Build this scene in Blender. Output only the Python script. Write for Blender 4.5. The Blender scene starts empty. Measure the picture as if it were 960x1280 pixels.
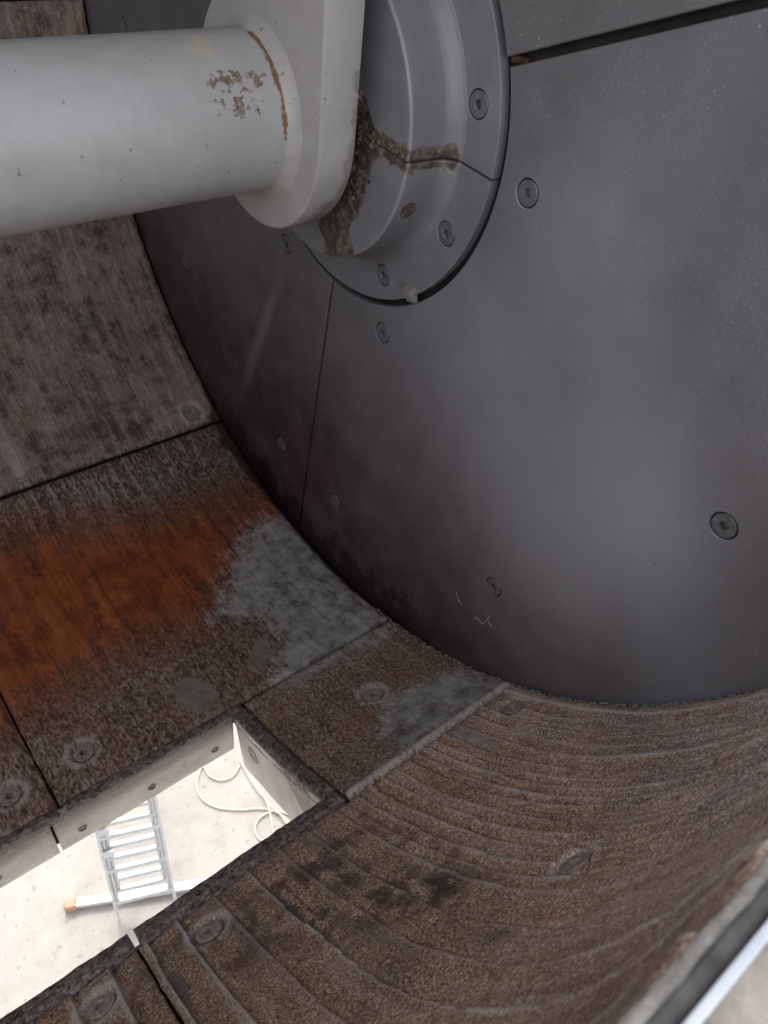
import bpy, bmesh, math, random
import numpy as np
from mathutils import Matrix, Vector
from math import radians as rad, cos, sin, pi

scene = bpy.context.scene
col = scene.collection
random.seed(4)

# ------------------------------------------------------------------ camera
F_PX = 965.06
CAM = np.array([-0.78465, -1.00872, 0.27693])
RIGHT = np.array([0.77689422, -0.62669285, 0.06075733])
UP = np.array([0.37028654, 0.53280524, 0.76092474])
BACK = np.array([-0.50923791, -0.5686604, 0.64598924])
cd = bpy.data.cameras.new('camera')
cam = bpy.data.objects.new('camera', cd)
col.objects.link(cam)
cam.matrix_world = Matrix((
    (RIGHT[0], UP[0], BACK[0], CAM[0]),
    (RIGHT[1], UP[1], BACK[1], CAM[1]),
    (RIGHT[2], UP[2], BACK[2], CAM[2]),
    (0, 0, 0, 1)))
cd.sensor_fit = 'HORIZONTAL'
cd.sensor_width = 36.0
cd.lens = 36.0 * F_PX / 960.0
cd.clip_start = 0.01
cd.clip_end = 2000
cd.dof.use_dof = True
cd.dof.focus_distance = 1.1
cd.dof.aperture_fstop = 15.0
scene.camera = cam

# ------------------------------------------------------------------ sky, sun, exposure
SUN_EL, SUN_AZ = 52.0, 20.0          # azimuth measured from +y towards +x
w = bpy.data.worlds.new('World')
scene.world = w
w.use_nodes = True
wn = w.node_tree.nodes
wn.clear()
sky = wn.new('ShaderNodeTexSky')
sky.sky_type = 'NISHITA'
sky.sun_disc = False
sky.sun_elevation = rad(SUN_EL)
sky.sun_rotation = rad(SUN_AZ)
sky.dust_density = 2.5
sky.air_density = 1.0
bg = wn.new('ShaderNodeBackground')
bg.inputs['Strength'].default_value = 0.15
wo = wn.new('ShaderNodeOutputWorld')
hs = wn.new('ShaderNodeHueSaturation')
hs.inputs['Saturation'].default_value = 0.22          # white hazy sky
w.node_tree.links.new(sky.outputs[0], hs.inputs['Color'])
w.node_tree.links.new(hs.outputs[0], bg.inputs[0])
w.node_tree.links.new(bg.outputs[0], wo.inputs[0])
sd = bpy.data.lights.new('sun', 'SUN')
sd.energy = 0.6
sd.angle = rad(10.0)
sd.color = (1.0, 0.95, 0.88)
sun = bpy.data.objects.new('sun', sd)
col.objects.link(sun)
sdir = Vector((sin(rad(SUN_AZ)) * cos(rad(SUN_EL)), cos(rad(SUN_AZ)) * cos(rad(SUN_EL)), sin(rad(SUN_EL))))
sun.rotation_euler = sdir.to_track_quat('Z', 'Y').to_euler()
sun.location = sdir * 20
scene.view_settings.view_transform = 'Standard'
scene.view_settings.look = 'None'
scene.view_settings.exposure = 2.1
scene.view_settings.gamma = 1.0
scene.render.engine = 'CYCLES'
scene.cycles.max_bounces = 6
scene.cycles.diffuse_bounces = 4

# ------------------------------------------------------------------ pixel -> place helpers
def ray(px):
    return RIGHT * ((px[0] - 480) / F_PX) - UP * ((px[1] - 640) / F_PX) - BACK
def at_x(px, x0=0.0):
    d = ray(px); return CAM + d * ((x0 - CAM[0]) / d[0])
def at_z(px, z0):
    d = ray(px); return CAM + d * ((z0 - CAM[2]) / d[2])
def at_cyl(px, R=1.0, near=False):
    d = ray(px)
    a = d[1] ** 2 + d[2] ** 2; b = CAM[1] * d[1] + CAM[2] * d[2]; c = CAM[1] ** 2 + CAM[2] ** 2 - R * R
    t = (-b + (-1 if near else 1) * math.sqrt(max(b * b - a * c, 0))) / a
    return CAM + d * t
def xth(px, R=1.0, near=False):                  # pixel -> (x, angle in degrees) on a cylinder round the shaft
    p = at_cyl(px, R, near)
    return (p[0], math.degrees(math.atan2(p[2], p[1])))

# ------------------------------------------------------------------ numpy noise
_rng = np.random.default_rng(11)
_tab = _rng.random((256, 256))
def vnoise(u, v):
    iu = np.floor(u).astype(int); iv = np.floor(v).astype(int)
    fu = u - iu; fv = v - iv
    fu = fu * fu * (3 - 2 * fu); fv = fv * fv * (3 - 2 * fv)
    g = lambda a, b: _tab[a % 256, b % 256]
    return (g(iu, iv) * (1 - fu) + g(iu + 1, iv) * fu) * (1 - fv) + (g(iu, iv + 1) * (1 - fu) + g(iu + 1, iv + 1) * fu) * fv
def fbm(u, v, oct=4):
    s = 0; a = 0.5; t = 0
    for k in range(oct):
        s = s + a * vnoise(u * 2 ** k + 17.3 * k, v * 2 ** k + 5.1 * k); t += a; a *= 0.55
    return s / t
def poly_mask(U, V, poly, soft):
    """soft inside-mask (0..1) of a polygon in the same coordinates as U, V"""
    P = np.array(poly); n = len(P)
    inside = np.zeros(U.shape, bool); dmin = np.full(U.shape, 1e9)
    for i in range(n):
        x1, y1 = P[i]; x2, y2 = P[(i + 1) % n]
        cond = ((y1 > V) != (y2 > V))
        with np.errstate(divide='ignore', invalid='ignore'):
            xi = (x2 - x1) * (V - y1) / ((y2 - y1) if y2 != y1 else 1e-9) + x1
        inside ^= cond & (U < xi)
        ex, ey = x2 - x1, y2 - y1
        t = np.clip(((U - x1) * ex + (V - y1) * ey) / (ex * ex + ey * ey + 1e-12), 0, 1)
        dmin = np.minimum(dmin, np.hypot(U - x1 - t * ex, V - y1 - t * ey))
    d = np.where(inside, dmin, -dmin)
    return np.clip(0.5 + d / (2 * soft), 0, 1)
def sm(a, b, x):
    t = np.clip((x - a) / (b - a), 0, 1); return t * t * (3 - 2 * t)

# ------------------------------------------------------------------ node helper
class NT:
    def __init__(s, name):
        s.m = bpy.data.materials.new(name); s.m.use_nodes = True
        s.t = s.m.node_tree; s.t.nodes.clear()
        s.out = s.t.nodes.new('ShaderNodeOutputMaterial')
        s.p = s.t.nodes.new('ShaderNodeBsdfPrincipled')
        s.t.links.new(s.p.outputs[0], s.out.inputs[0])
    def n(s, kind, **kw):
        x = s.t.nodes.new('ShaderNode' + kind)
        for k, v in kw.items(): setattr(x, k, v)
        return x
    def set(s, sock, v):
        if isinstance(v, (int, float)): sock.default_value = v
        elif isinstance(v, (tuple, list)):
            if len(v) == 3 and sock.type == 'RGBA': v = (*v, 1)
            sock.default_value = v
        else: s.t.links.new(v, sock)
    def math(s, op, a, b=0.0, c=0.0, clamp=False):
        x = s.n('Math', operation=op, use_clamp=clamp)
        s.set(x.inputs[0], a); s.set(x.inputs[1], b); s.set(x.inputs[2], c); return x.outputs[0]
    def mul(s, a, b): return s.math('MULTIPLY', a, b)
    def add(s, a, b): return s.math('ADD', a, b)
    def sub(s, a, b): return s.math('SUBTRACT', a, b)
    def mix(s, f, a, b):
        x = s.n('Mix', data_type='RGBA'); s.set(x.inputs[0], f); s.set(x.inputs[6], a); s.set(x.inputs[7], b); return x.outputs[2]
    def step(s, v, lo, hi):
        x = s.n('MapRange', interpolation_type='SMOOTHSTEP'); s.set(x.inputs[0], v)
        x.inputs[1].default_value = lo; x.inputs[2].default_value = hi; return x.outputs[0]
    def remap(s, v, lo, hi, a, b):
        x = s.n('MapRange'); s.set(x.inputs[0], v)
        for i, q in enumerate((lo, hi, a, b)): x.inputs[i + 1].default_value = q
        return x.outputs[0]
    def coord(s, which='Object', scale=(1, 1, 1)):
        tc = s.n('TexCoord'); mp = s.n('Mapping'); mp.inputs['Scale'].default_value = scale
        s.t.links.new(tc.outputs[which], mp.inputs[0]); return mp.outputs[0]
    def noise(s, vec, scale, detail=4, rough=0.55, dist=0.0):
        x = s.n('TexNoise'); s.set(x.inputs['Vector'], vec); x.inputs['Scale'].default_value = scale
        x.inputs['Detail'].default_value = detail; x.inputs['Roughness'].default_value = rough; x.inputs['Distortion'].default_value = dist
        return x.outputs[0]
    def voro(s, vec, scale, feature='F1'):
        x = s.n('TexVoronoi', feature=feature); s.set(x.inputs['Vector'], vec); x.inputs['Scale'].default_value = scale
        return x.outputs[0]
    def attr(s, name):
        return s.n('Attribute', attribute_name=name).outputs['Fac']
    def ramp(s, v, stops):
        x = s.n('ValToRGB'); s.set(x.inputs[0], v); r = x.color_ramp
        while len(r.elements) < len(stops): r.elements.new(0.5)
        for e, (p, c) in zip(r.elements, stops): e.position = p; e.color = (*c, 1)
        return x.outputs[0]
    def bump(s, h, strength, dist, prev=None):
        x = s.n('Bump'); s.set(x.inputs['Height'], h); x.inputs['Strength'].default_value = strength; x.inputs['Distance'].default_value = dist
        if prev is not None: s.t.links.new(prev, x.inputs['Normal'])
        return x.outputs[0]
    def done(s, base=None, rough=None, metal=None, normal=None, spec=None):
        for k, v in (('Base Color', base), ('Roughness', rough), ('Metallic', metal), ('Normal', normal), ('Specular IOR Level', spec)):
            if v is not None: s.set(s.p.inputs[k], v)
        return s.m

# ------------------------------------------------------------------ materials
def mat_trough():
    t = NT('worn_rusty_liner_steel')
    uv = t.n('UVMap', uv_map='UVMap').outputs[0]
    def scaled(k):
        mp = t.n('Mapping'); mp.inputs['Scale'].default_value = (1, k, 1); t.set(mp.inputs[0], uv); return mp.outputs[0]
    uvs = t.n('UVMap', uv_map='UVWear').outputs[0]; streak = scaled(.07)
    fleck = t.noise(uvs, 175, 4, 0.66, 0.8)
    fine = t.noise(uvs, 300, 2, 0.6, 0.6)
    big = t.noise(uv, 6, 3, 0.6)
    mid = t.noise(uv, 26, 4, 0.62)
    stk = t.noise(streak, 55, 3, 0.6)
    warm = t.attr('warm')
    g = t.add(t.add(t.mul(fleck, 0.66), t.mul(fine, 0.24)), t.mul(mid, 0.10))
    fac = t.step(t.add(t.mul(t.sub(big, 0.5), 1.3), t.add(warm, t.mul(t.sub(mid, 0.5), 0.9))), 0.2, 0.8)
    low = t.mix(fac, (0.085, 0.063, 0.053), (0.078, 0.038, 0.020))
    midc = t.mix(fac, (0.235, 0.190, 0.165), (0.215, 0.132, 0.084))
    high = t.mix(fac, (0.44, 0.39, 0.36), (0.43, 0.34, 0.275))
    bias = t.add(g, t.add(t.mul(t.sub(big, .5), .22), t.add(t.mul(t.sub(stk, .5), .14), t.mul(t.sub(mid, .5), .12))))
    c = t.mix(t.step(bias, 0.42, 0.475), low, midc)
    c = t.mix(t.step(bias, 0.505, 0.565), c, high)
    soft = t.attr('soft')
    sn0 = t.add(t.mul(mid, .38), t.add(t.mul(big, .40), t.mul(stk, .22)))
    sc0 = t.ramp(sn0, [(.43, (0.080, 0.047, 0.032)), (.48, (0.180, 0.122, 0.088)), (.525, (0.300, 0.230, 0.182)), (.58, (0.54, 0.455, 0.385))])
    c = t.mix(t.mul(soft, .74), c, sc0)
    vm = t.n('VectorMath', operation='SCALE'); t.set(vm.inputs[0], c); t.set(vm.inputs['Scale'], t.attr('tone')); c = vm.outputs[0]
    # net of fine dark worm lines etched in the dull film
    wn_ = t.math('ABSOLUTE', t.sub(t.noise(uvs, 78, 3, 0.55, 0.7), .5))
    worm = t.mul(t.sub(1.0, t.step(wn_, 0.010, 0.048)), t.mul(t.attr('worm'), t.step(mid, .34, .60)))
    c = t.mix(t.mul(worm, .95), c, t.mix(fac, (0.060, 0.045, 0.038), (0.075, 0.036, 0.019)))
    # orange bloom where bare steel shows
    ob = t.mul(t.step(t.add(t.mul(big, .5), t.mul(mid, .5)), 0.49, 0.62), t.remap(warm, 0, 1, 0.10, 0.75))
    c = t.mix(ob, c, t.ramp(fleck, [(0.38, (0.075, 0.028, 0.012)), (0.60, (0.24, 0.105, 0.050))]))
    # dark smeared grime with a shape of its own
    dk = t.mul(t.step(t.add(t.mul(stk, 0.40), t.add(t.mul(mid, 0.35), t.mul(big, .25))), 0.46, 0.56), t.attr('grime'))
    c = t.mix(t.mul(dk, 0.85), c, t.mix(fine, (0.020, 0.014, 0.011), (0.07, 0.050, 0.038)))
    # pale streaks of dried cement film
    ps = t.mul(t.step(t.add(t.mul(stk, 0.55), t.mul(fleck, 0.45)), 0.50, 0.58), t.attr('film'))
    c = t.mix(t.mul(ps, 0.75), c, (0.37, 0.335, 0.305))
    # polished ridges
    rd = t.mul(t.attr('ridge'), t.step(t.add(t.mul(stk, .5), t.mul(fleck, .5)), 0.38, 0.50))
    c = t.mix(t.mul(rd, 0.8), c, (0.52, 0.47, 0.435))
    # rust-water stain
    rn = t.add(t.mul(stk, .4), t.add(t.mul(mid, .25), t.mul(fleck, .35)))
    ra = t.attr('rust')
    ru = t.mul(t.step(t.add(ra, t.mul(t.sub(rn, 0.5), 1.5)), 0.12, 0.98), t.step(ra, 0.02, 0.25))
    rc = t.ramp(t.add(t.mul(stk, 0.35), t.add(t.mul(mid, 0.30), t.add(t.mul(fleck, .2), t.mul(big, 0.15)))), [(0.40, (0.105, 0.024, 0.009)), (0.475, (0.225, 0.048, 0.012)), (0.54, (0.315, 0.075, 0.018)), (0.62, (0.40, 0.125, 0.040))])
    c = t.mix(t.mul(ru, 0.95), c, rc)
    # reddish tinge bleeding round the stain
    c = t.mix(t.mul(t.step(ra, 0.0, 0.6), t.mul(t.sub(1.0, ru), .5)), c, (0.11, 0.030, 0.011))
    # dried grey slurry
    sl = t.mul(t.step(t.add(t.attr('slurry'), t.mul(t.sub(t.add(t.mul(fleck, .4), t.add(t.mul(mid, .35), t.mul(stk, .25))), 0.5), 3.0)), 0.36, 0.90), .92)
    sn = t.add(t.mul(mid, .55), t.add(t.mul(big, .25), t.mul(fleck, .2)))
    sc = t.ramp(sn, [(0.38, (0.10, 0.086, 0.078)), (0.47, (0.235, 0.218, 0.205)), (0.60, (0.40, 0.38, 0.362))])
    c = t.mix(t.mul(sl, .96), c, sc)
    ol = t.step(t.add(t.attr('olive'), t.mul(t.sub(fleck, 0.5), 0.8)), 0.45, 0.6)
    c = t.mix(t.mul(ol, .92), c, t.ramp(mid, [(0.35, (0.155, 0.125, 0.096)), (0.65, (0.25, 0.215, 0.175))]))
    # wet dark foot of the wall
    we = t.step(t.add(t.attr('wet'), t.mul(t.sub(mid, .5), 0.9)), 0.4, 0.65)
    c = t.mix(t.mul(we, 0.85), c, (0.022, 0.011, 0.007))
    dust = t.math('GREATER_THAN', fine, 0.72)
    c = t.mix(t.mul(dust, 0.5), c, (0.55, 0.52, 0.48))
    smoothy = t.math('MAXIMUM', t.mul(sl, .75), t.mul(ru, 0.5))
    nrm = t.bump(t.mul(t.sub(g, t.mul(worm, .15)), t.sub(1.0, smoothy)), 0.26, 0.0020)
    ro = t.math('SUBTRACT', t.remap(g, 0.3, 0.7, 0.74, 0.50), t.mul(ru, 0.08))
    return t.done(c, ro, 0.05, nrm, 0.4)

def _yz(p):
    q = at_x(p); return (float(q[1]), float(q[2]))
def _dir(p, q):
    a = _yz(p); b = _yz(q); return math.atan2(b[1] - a[1], b[0] - a[0])
SHEEN = [(_yz((650, 560)), _dir((600, 470), (720, 680)), .52, .26, .60), (_yz((800, 600)), _dir((775, 480), (825, 720)), .50, .16, .48),
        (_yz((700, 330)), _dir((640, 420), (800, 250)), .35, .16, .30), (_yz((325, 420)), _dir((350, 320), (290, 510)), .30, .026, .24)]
def mat_wall():
    t = NT('burnished_wear_plate_steel')
    P = t.coord('Object')
    sx = t.n('SeparateXYZ'); t.set(sx.inputs[0], P)
    Y, Z = sx.outputs[1], sx.outputs[2]
    r = t.math('SQRT', t.add(t.mul(Y, Y), t.mul(Z, Z)))
    big = t.noise(P, 3.2, 4, 0.55)
    mid = t.noise(P, 14, 5, 0.6)
    fine = t.noise(P, 260, 3, 0.6)
    # stain film: brown towards the lower far side of the wall (dried cement water), with an uneven edge
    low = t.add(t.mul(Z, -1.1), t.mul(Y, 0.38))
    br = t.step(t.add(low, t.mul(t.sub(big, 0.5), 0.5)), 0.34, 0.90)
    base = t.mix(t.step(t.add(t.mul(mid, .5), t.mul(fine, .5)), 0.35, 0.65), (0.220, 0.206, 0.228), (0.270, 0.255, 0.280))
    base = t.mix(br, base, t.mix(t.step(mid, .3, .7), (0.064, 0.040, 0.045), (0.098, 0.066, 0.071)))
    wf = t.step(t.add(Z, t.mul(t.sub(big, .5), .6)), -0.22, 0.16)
    base = t.mix(t.mul(wf, .6), base, t.mix(mid, (0.150, 0.136, 0.136), (0.20, 0.184, 0.182)))  # upper wall darkened in colour to tone down light from the opening
    # soft reflections painted into the base colour as long pale smears
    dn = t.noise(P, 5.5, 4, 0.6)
    for (px_, ax_, la, lb, k_) in SHEEN:
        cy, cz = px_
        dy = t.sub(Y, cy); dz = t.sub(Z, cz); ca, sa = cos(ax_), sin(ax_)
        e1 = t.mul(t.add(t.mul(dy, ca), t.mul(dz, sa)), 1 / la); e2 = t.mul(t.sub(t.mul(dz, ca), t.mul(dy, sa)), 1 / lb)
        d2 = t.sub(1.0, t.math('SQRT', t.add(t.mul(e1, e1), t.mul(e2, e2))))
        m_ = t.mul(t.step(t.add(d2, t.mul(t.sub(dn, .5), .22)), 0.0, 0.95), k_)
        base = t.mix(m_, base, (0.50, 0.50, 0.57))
    sp = t.math('GREATER_THAN', t.add(t.mul(t.noise(P, 330, 1, 0.4), .85), t.mul(mid, .15)), 0.690)
    base = t.mix(t.mul(sp, 0.36), base, (0.72, 0.68, 0.65))
    sp2 = t.mul(t.math('LESS_THAN', t.noise(P, 150, 2, 0.5), 0.27), 1.0)
    base = t.mix(t.mul(sp2, 0.45), base, (0.05, 0.042, 0.042))
    gr = t.mul(t.math('GREATER_THAN', fine, 0.57), t.step(t.noise(P, 7, 3), .5, .68))
    base = t.mix(t.mul(gr, 0.22), base, (0.40, 0.34, 0.32))
    # wet cement water at the foot
    ang = t.math('ARCTAN2', Z, Y)
    foot = t.mul(t.step(t.add(r, t.mul(t.sub(t.noise(P, 17, 5, 0.68), 0.5), 0.30)), 0.905, 0.955),
                 t.mul(t.step(ang, -1.97, -1.76), t.sub(1.0, t.step(ang, -1.25, -0.7))))
    base = t.mix(t.mul(foot, 0.9), base, (0.016, 0.008, 0.007))
    rough = t.remap(t.add(t.mul(mid, .5), t.mul(big, .5)), 0.3, 0.7, 0.40, 0.54)
    nrm = t.bump(t.add(fine, t.mul(sp, 2.0)), 0.16, 0.0012)
    nrm = t.bump(t.noise(P, 9, 4, .5), 0.10, 0.006, nrm)
    return t.done(base, rough, t.sub(0.55, t.mul(br, 0.25)), nrm, 0.5)

def mat_paint(name, col0, col1, rough=0.42, residue=True, smear=False):
    t = NT(name)
    P = t.coord('Object')
    a = t.noise(P, 5, 4, .55); b = t.noise(P, 38, 5, .65); f = t.noise(P, 300, 2, .5)
    c = t.mix(t.step(t.add(t.mul(a, .6), t.mul(b, .4)), .36, .64), col0, col1)
    fl = t.step(b, .66, .74)
    c = t.mix(t.mul(fl, .25), c, (0.30, 0.28, 0.25))
    # faint scuffs
    sc = t.step(t.noise(t.coord('Object', (1, 6, 6)), 30, 5, .7), .68, .76)
    c = t.mix(t.mul(sc, .18), c, (0.20, 0.19, 0.18))
    dots = t.step(t.noise(P, 85, 2, .5), .715, .75)
    c = t.mix(t.mul(dots, .6), c, (0.10, 0.085, 0.07))
    if smear:                                        # cement water dried on the back and foot of the clamp
        sx = t.n('SeparateXYZ'); t.set(sx.inputs[0], P)
        v = t.add(t.mul(t.add(sx.outputs[0], .150), 14.0), t.add(t.mul(sx.outputs[2], -2.4), t.mul(t.sub(t.noise(P, 22, 5, .65), .5), 1.6)))
        v = t.mul(t.step(v, .28, .42), t.step(sx.outputs[0], -.172, -.168))
        c = t.mix(t.mul(v, .55), c, (0.150, 0.120, 0.105))
    h = t.add(t.mul(a, .6), t.mul(f, .02))
    if residue:
        ye = t.step(t.add(t.attr('yellow'), t.mul(t.sub(b, .5), .5)), .4, .75)
        c = t.mix(t.mul(ye, .5), c, (0.55, 0.43, 0.24))
        bs = t.step(t.add(t.attr('brown'), t.mul(t.sub(t.noise(P, 90, 5, .7), .5), 2.6)), .55, .75)
        c = t.mix(t.mul(bs, .9), c, t.ramp(t.noise(P, 120, 4, .7), [(.35, (0.03, 0.02, 0.012)), (.65, (0.24, 0.17, 0.09))]))
        rs = t.step(t.add(t.attr('rust'), t.mul(t.sub(t.noise(P, 75, 5, .7), .5), 2.6)), .5, .72)
        c = t.mix(t.mul(rs, .95), c, t.ramp(t.noise(P, 160, 4, .7), [(.42, (0.016, 0.006, 0.004)), (.66, (0.17, 0.062, 0.016))]))
        rs2 = t.step(t.add(t.attr('rust'), t.mul(t.sub(b, .5), .6)), .22, .62)
        c = t.mix(t.mul(rs2, .32), c, (0.36, 0.22, 0.10))
        h = t.add(h, t.mul(t.math('MAXIMUM', rs, bs), t.noise(P, 140, 4, .7)))
    nrm = t.bump(h, .35, .002)
    return t.done(c, t.remap(b, .3, .7, rough - .05, rough + .12), 0.0, nrm, 0.5)

def mat_housing():
    t = NT('grey_housing_paint')
    P = t.coord('Object')
    a = t.noise(P, 6, 4, .55); b = t.noise(P, 34, 5, .65)
    c = t.mix(t.step(t.add(t.mul(a, .6), t.mul(b, .4)), .36, .64), (0.165, 0.156, 0.170), (0.208, 0.198, 0.214))
    sx = t.n('SeparateXYZ'); t.set(sx.inputs[0], P)
    crd = t.attr('crud')
    cr = t.step(t.add(crd, t.mul(t.sub(t.noise(P, 24, 5, .62), .5), 1.1)), .46, .64)
    fringe = t.step(t.add(crd, t.mul(t.sub(t.noise(P, 26, 4, .6), .5), 1.2)), .22, .42)
    c = t.mix(t.mul(fringe, .35), c, (0.22, 0.20, 0.165))
    c = t.mix(t.mul(cr, .85), c, t.ramp(t.noise(P, 70, 5, .7), [(.36, (0.014, 0.009, 0.006)), (.50, (0.075, 0.055, 0.034)), (.68, (0.23, 0.19, 0.13))]))
    ed = t.attr('edge')
    c = t.mix(t.mul(ed, .35), c, (0.34, 0.335, 0.34))
    st = t.attr('stain')
    ss = t.step(t.add(st, t.mul(t.sub(b, .5), .8)), .4, .7)
    c = t.mix(t.mul(ss, .5), c, (0.17, 0.15, 0.14))
    nrm = t.bump(t.add(t.mul(a, .4), t.mul(cr, t.noise(P, 80, 4, .7))), .5, .004)
    return t.done(c, t.remap(b, .3, .7, .40, .54), 0.1, nrm, 0.5)

def mat_simple(name, c0, c1, scale=40, rough=.6, metal=0., bump=.3, bd=.003, detail=5):
    t = NT(name); P = t.coord('Object')
    n = t.noise(P, scale, detail, .62)
    return t.done(t.ramp(n, [(.34, c0), (.66, c1)]), t.remap(n, .3, .7, rough + .08, rough - .08), metal, t.bump(n, bump, bd), .4)

def mat_chute():
    t = NT('grey_chute_steel'); P = t.coord('Object')
    sx = t.n('SeparateXYZ'); t.set(sx.inputs[0], P)
    b = t.noise(P, 12, 5, .62); f = t.noise(P, 90, 5, .7)
    c = t.ramp(b, [(.34, (0.38, 0.355, 0.32)), (.66, (0.58, 0.55, 0.505))])
    d = t.step(t.add(t.attr('dirt'), t.mul(t.sub(t.add(t.mul(b, .5), t.mul(f, .5)), .5), 1.0)), .42, .75)
    c = t.mix(t.mul(d, .75), c, t.ramp(f, [(.35, (0.12, 0.10, 0.085)), (.65, (0.27, 0.235, 0.20))]))
    sp = t.step(t.noise(P, 75, 3, .55), .68, .73)
    c = t.mix(t.mul(sp, .8), c, (0.07, 0.06, 0.052))
    return t.done(c, .55, .0, t.bump(f, .25, .002), .4)

def mat_crust():
    t = NT('blackened_frame_bar_steel'); P = t.coord('Object')
    b = t.noise(P, 30, 5, .65); f = t.noise(P, 130, 4, .65, .8)
    c = t.ramp(f, [(.36, (0.030, 0.021, 0.017)), (.46, (0.115, 0.084, 0.070)), (.57, (0.21, 0.172, 0.155)), (.68, (0.36, 0.32, 0.30))])
    c = t.mix(t.mul(t.step(b, .5, .68), .5), c, (0.085, 0.045, 0.028))
    return t.done(c, .48, .15, t.bump(t.add(f, b), .7, .005), .5)

def mat_ground():
    t = NT('pale_dusty_concrete'); P = t.coord('Object')
    a = t.noise(P, 1.1, 5, .6); b = t.noise(P, 7, 6, .68); s = t.noise(P, 26, 3, .5); g = t.noise(P, 120, 3, .6)
    c = t.ramp(t.add(t.mul(a, .5), t.mul(b, .5)), [(.34, (0.225, 0.203, 0.176)), (.66, (0.335, 0.308, 0.275))])
    c = t.mix(t.mul(t.step(s, .63, .72), .85), c, (0.17, 0.15, 0.13))
    c = t.mix(t.mul(t.step(t.noise(P, 2.3, 5, .65), .53, .66), .6), c, (0.26, 0.235, 0.21))
    c = t.mix(.12, c, t.ramp(g, [(.3, (0.1, .095, .09)), (.7, (0.45, .43, .41))]))
    return t.done(c, .85, 0, t.bump(t.add(b, t.mul(g, .3)), .3, .01), .3)

M = dict(
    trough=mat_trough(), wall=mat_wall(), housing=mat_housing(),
    shaft=mat_paint('pale_grey_shaft_paint', (0.325, 0.310, 0.305), (0.385, 0.370, 0.364)),
    clamp=mat_paint('pale_grey_clamp_paint', (0.325, 0.302, 0.285), (0.385, 0.360, 0.342), smear=True),
    bolt=mat_simple('dark_bolt_steel', (0.13, 0.122, 0.13), (0.20, 0.19, 0.20), 120, .45, .4, .2, .001),
    tbolt=mat_simple('worn_bolt_steel', (0.15, 0.112, 0.088), (0.40, 0.345, 0.30), 160, .55, .2, .4, .002),
    crust=mat_crust(), chute=mat_chute(),
    shell=mat_simple('dark_shell_steel', (0.012, 0.010, 0.009), (0.035, 0.028, 0.024), 30, .7, .2),
    gap=mat_simple('black_gap_steel', (0.010, 0.009, 0.009), (0.022, 0.019, 0.018), 30, .7, .1),
    unseen_hood=mat_simple('dark_unseen_hood_steel', (0.07, 0.065, 0.062), (0.12, 0.112, 0.105), 12, .65, .2),
    rubber=mat_simple('black_rubber', (0.04, 0.038, 0.038), (0.09, 0.085, 0.083), 80, .6, 0, .3, .002),
    white=mat_simple('white_flange_paint', (0.42, 0.45, 0.48), (0.55, 0.57, 0.60), 30, .4, 0, .1, .001),
    cement=mat_simple('dried_cement', (0.10, 0.090, 0.078), (0.27, 0.25, 0.225), 70, .85, 0, .8, .004),
    crud=mat_simple('yellow_brown_cement_crumbs', (0.03, 0.02, 0.012), (0.20, 0.16, 0.10), 90, .85, 0, .8, .004),
    chip=mat_simple('grey_cement_chip', (0.13, 0.118, 0.105), (0.24, 0.222, 0.20), 60, .8, 0, .6, .003),
    rustgap=mat_simple('rusty_edge_steel', (0.03, 0.012, 0.006), (0.10, 0.04, 0.018), 90, .8, 0, .6, .002),
    ground=mat_ground(),
    alu=mat_simple('brushed_aluminium', (0.45, 0.45, 0.445), (0.56, 0.56, 0.55), 20, .42, .35, .05, .001),
    orange=mat_simple('faded_orange_rubber', (0.34, 0.17, 0.10), (0.42, 0.25, 0.17), 30, .6),
    hose=mat_simple('pale_yellow_hose_rubber', (0.42, 0.395, 0.27), (0.52, 0.49, 0.35), 25, .5),
    plank=mat_simple('pale_painted_wood', (0.42, 0.40, 0.37), (0.52, 0.50, 0.47), 22, .7),
    fibre=mat_simple('pale_straw_fibre', (0.45, 0.42, 0.36), (0.6, 0.57, 0.5), 60, .7),
    platform=mat_simple('dusty_beige_platform_steel', (0.085, 0.077, 0.066), (0.17, 0.156, 0.136), 9, .75),
    outside=mat_simple('grey_machine_paint', (0.30, 0.30, 0.30), (0.40, 0.40, 0.39), 10, .5),
)

# ------------------------------------------------------------------ object helpers
def empty(name, loc, label, cat, group=None):
    o = bpy.data.objects.new(name, None); col.objects.link(o); o.location = loc
    o.empty_display_size = 0.05
    o['label'] = label; o['category'] = cat
    if group: o['group'] = group
    return o
def link(name, me, mat, parent=None, smooth=False):
    me.name = name
    o = bpy.data.objects.new(name, me); col.objects.link(o)
    if mat is not None:
        me.materials.clear(); me.materials.append(mat)
    if parent is not None:
        o.parent = parent
        pl = Vector((0, 0, 0)); q = parent
        while q is not None: pl += q.location; q = q.parent
        o.location = -pl                       # geometry stays in world coordinates
    if smooth:
        me.polygons.foreach_set('use_smooth', [True] * len(me.polygons))
    return o
def tag(o, label, cat, group=None):
    o['label'] = label; o['category'] = cat
    if group: o['group'] = group
    return o
def mesh_from(v, f, name='mesh'):
    me = bpy.data.meshes.new(name); me.from_pydata([tuple(map(float, p)) for p in v], [], f); me.validate(); me.update(); return me

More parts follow.
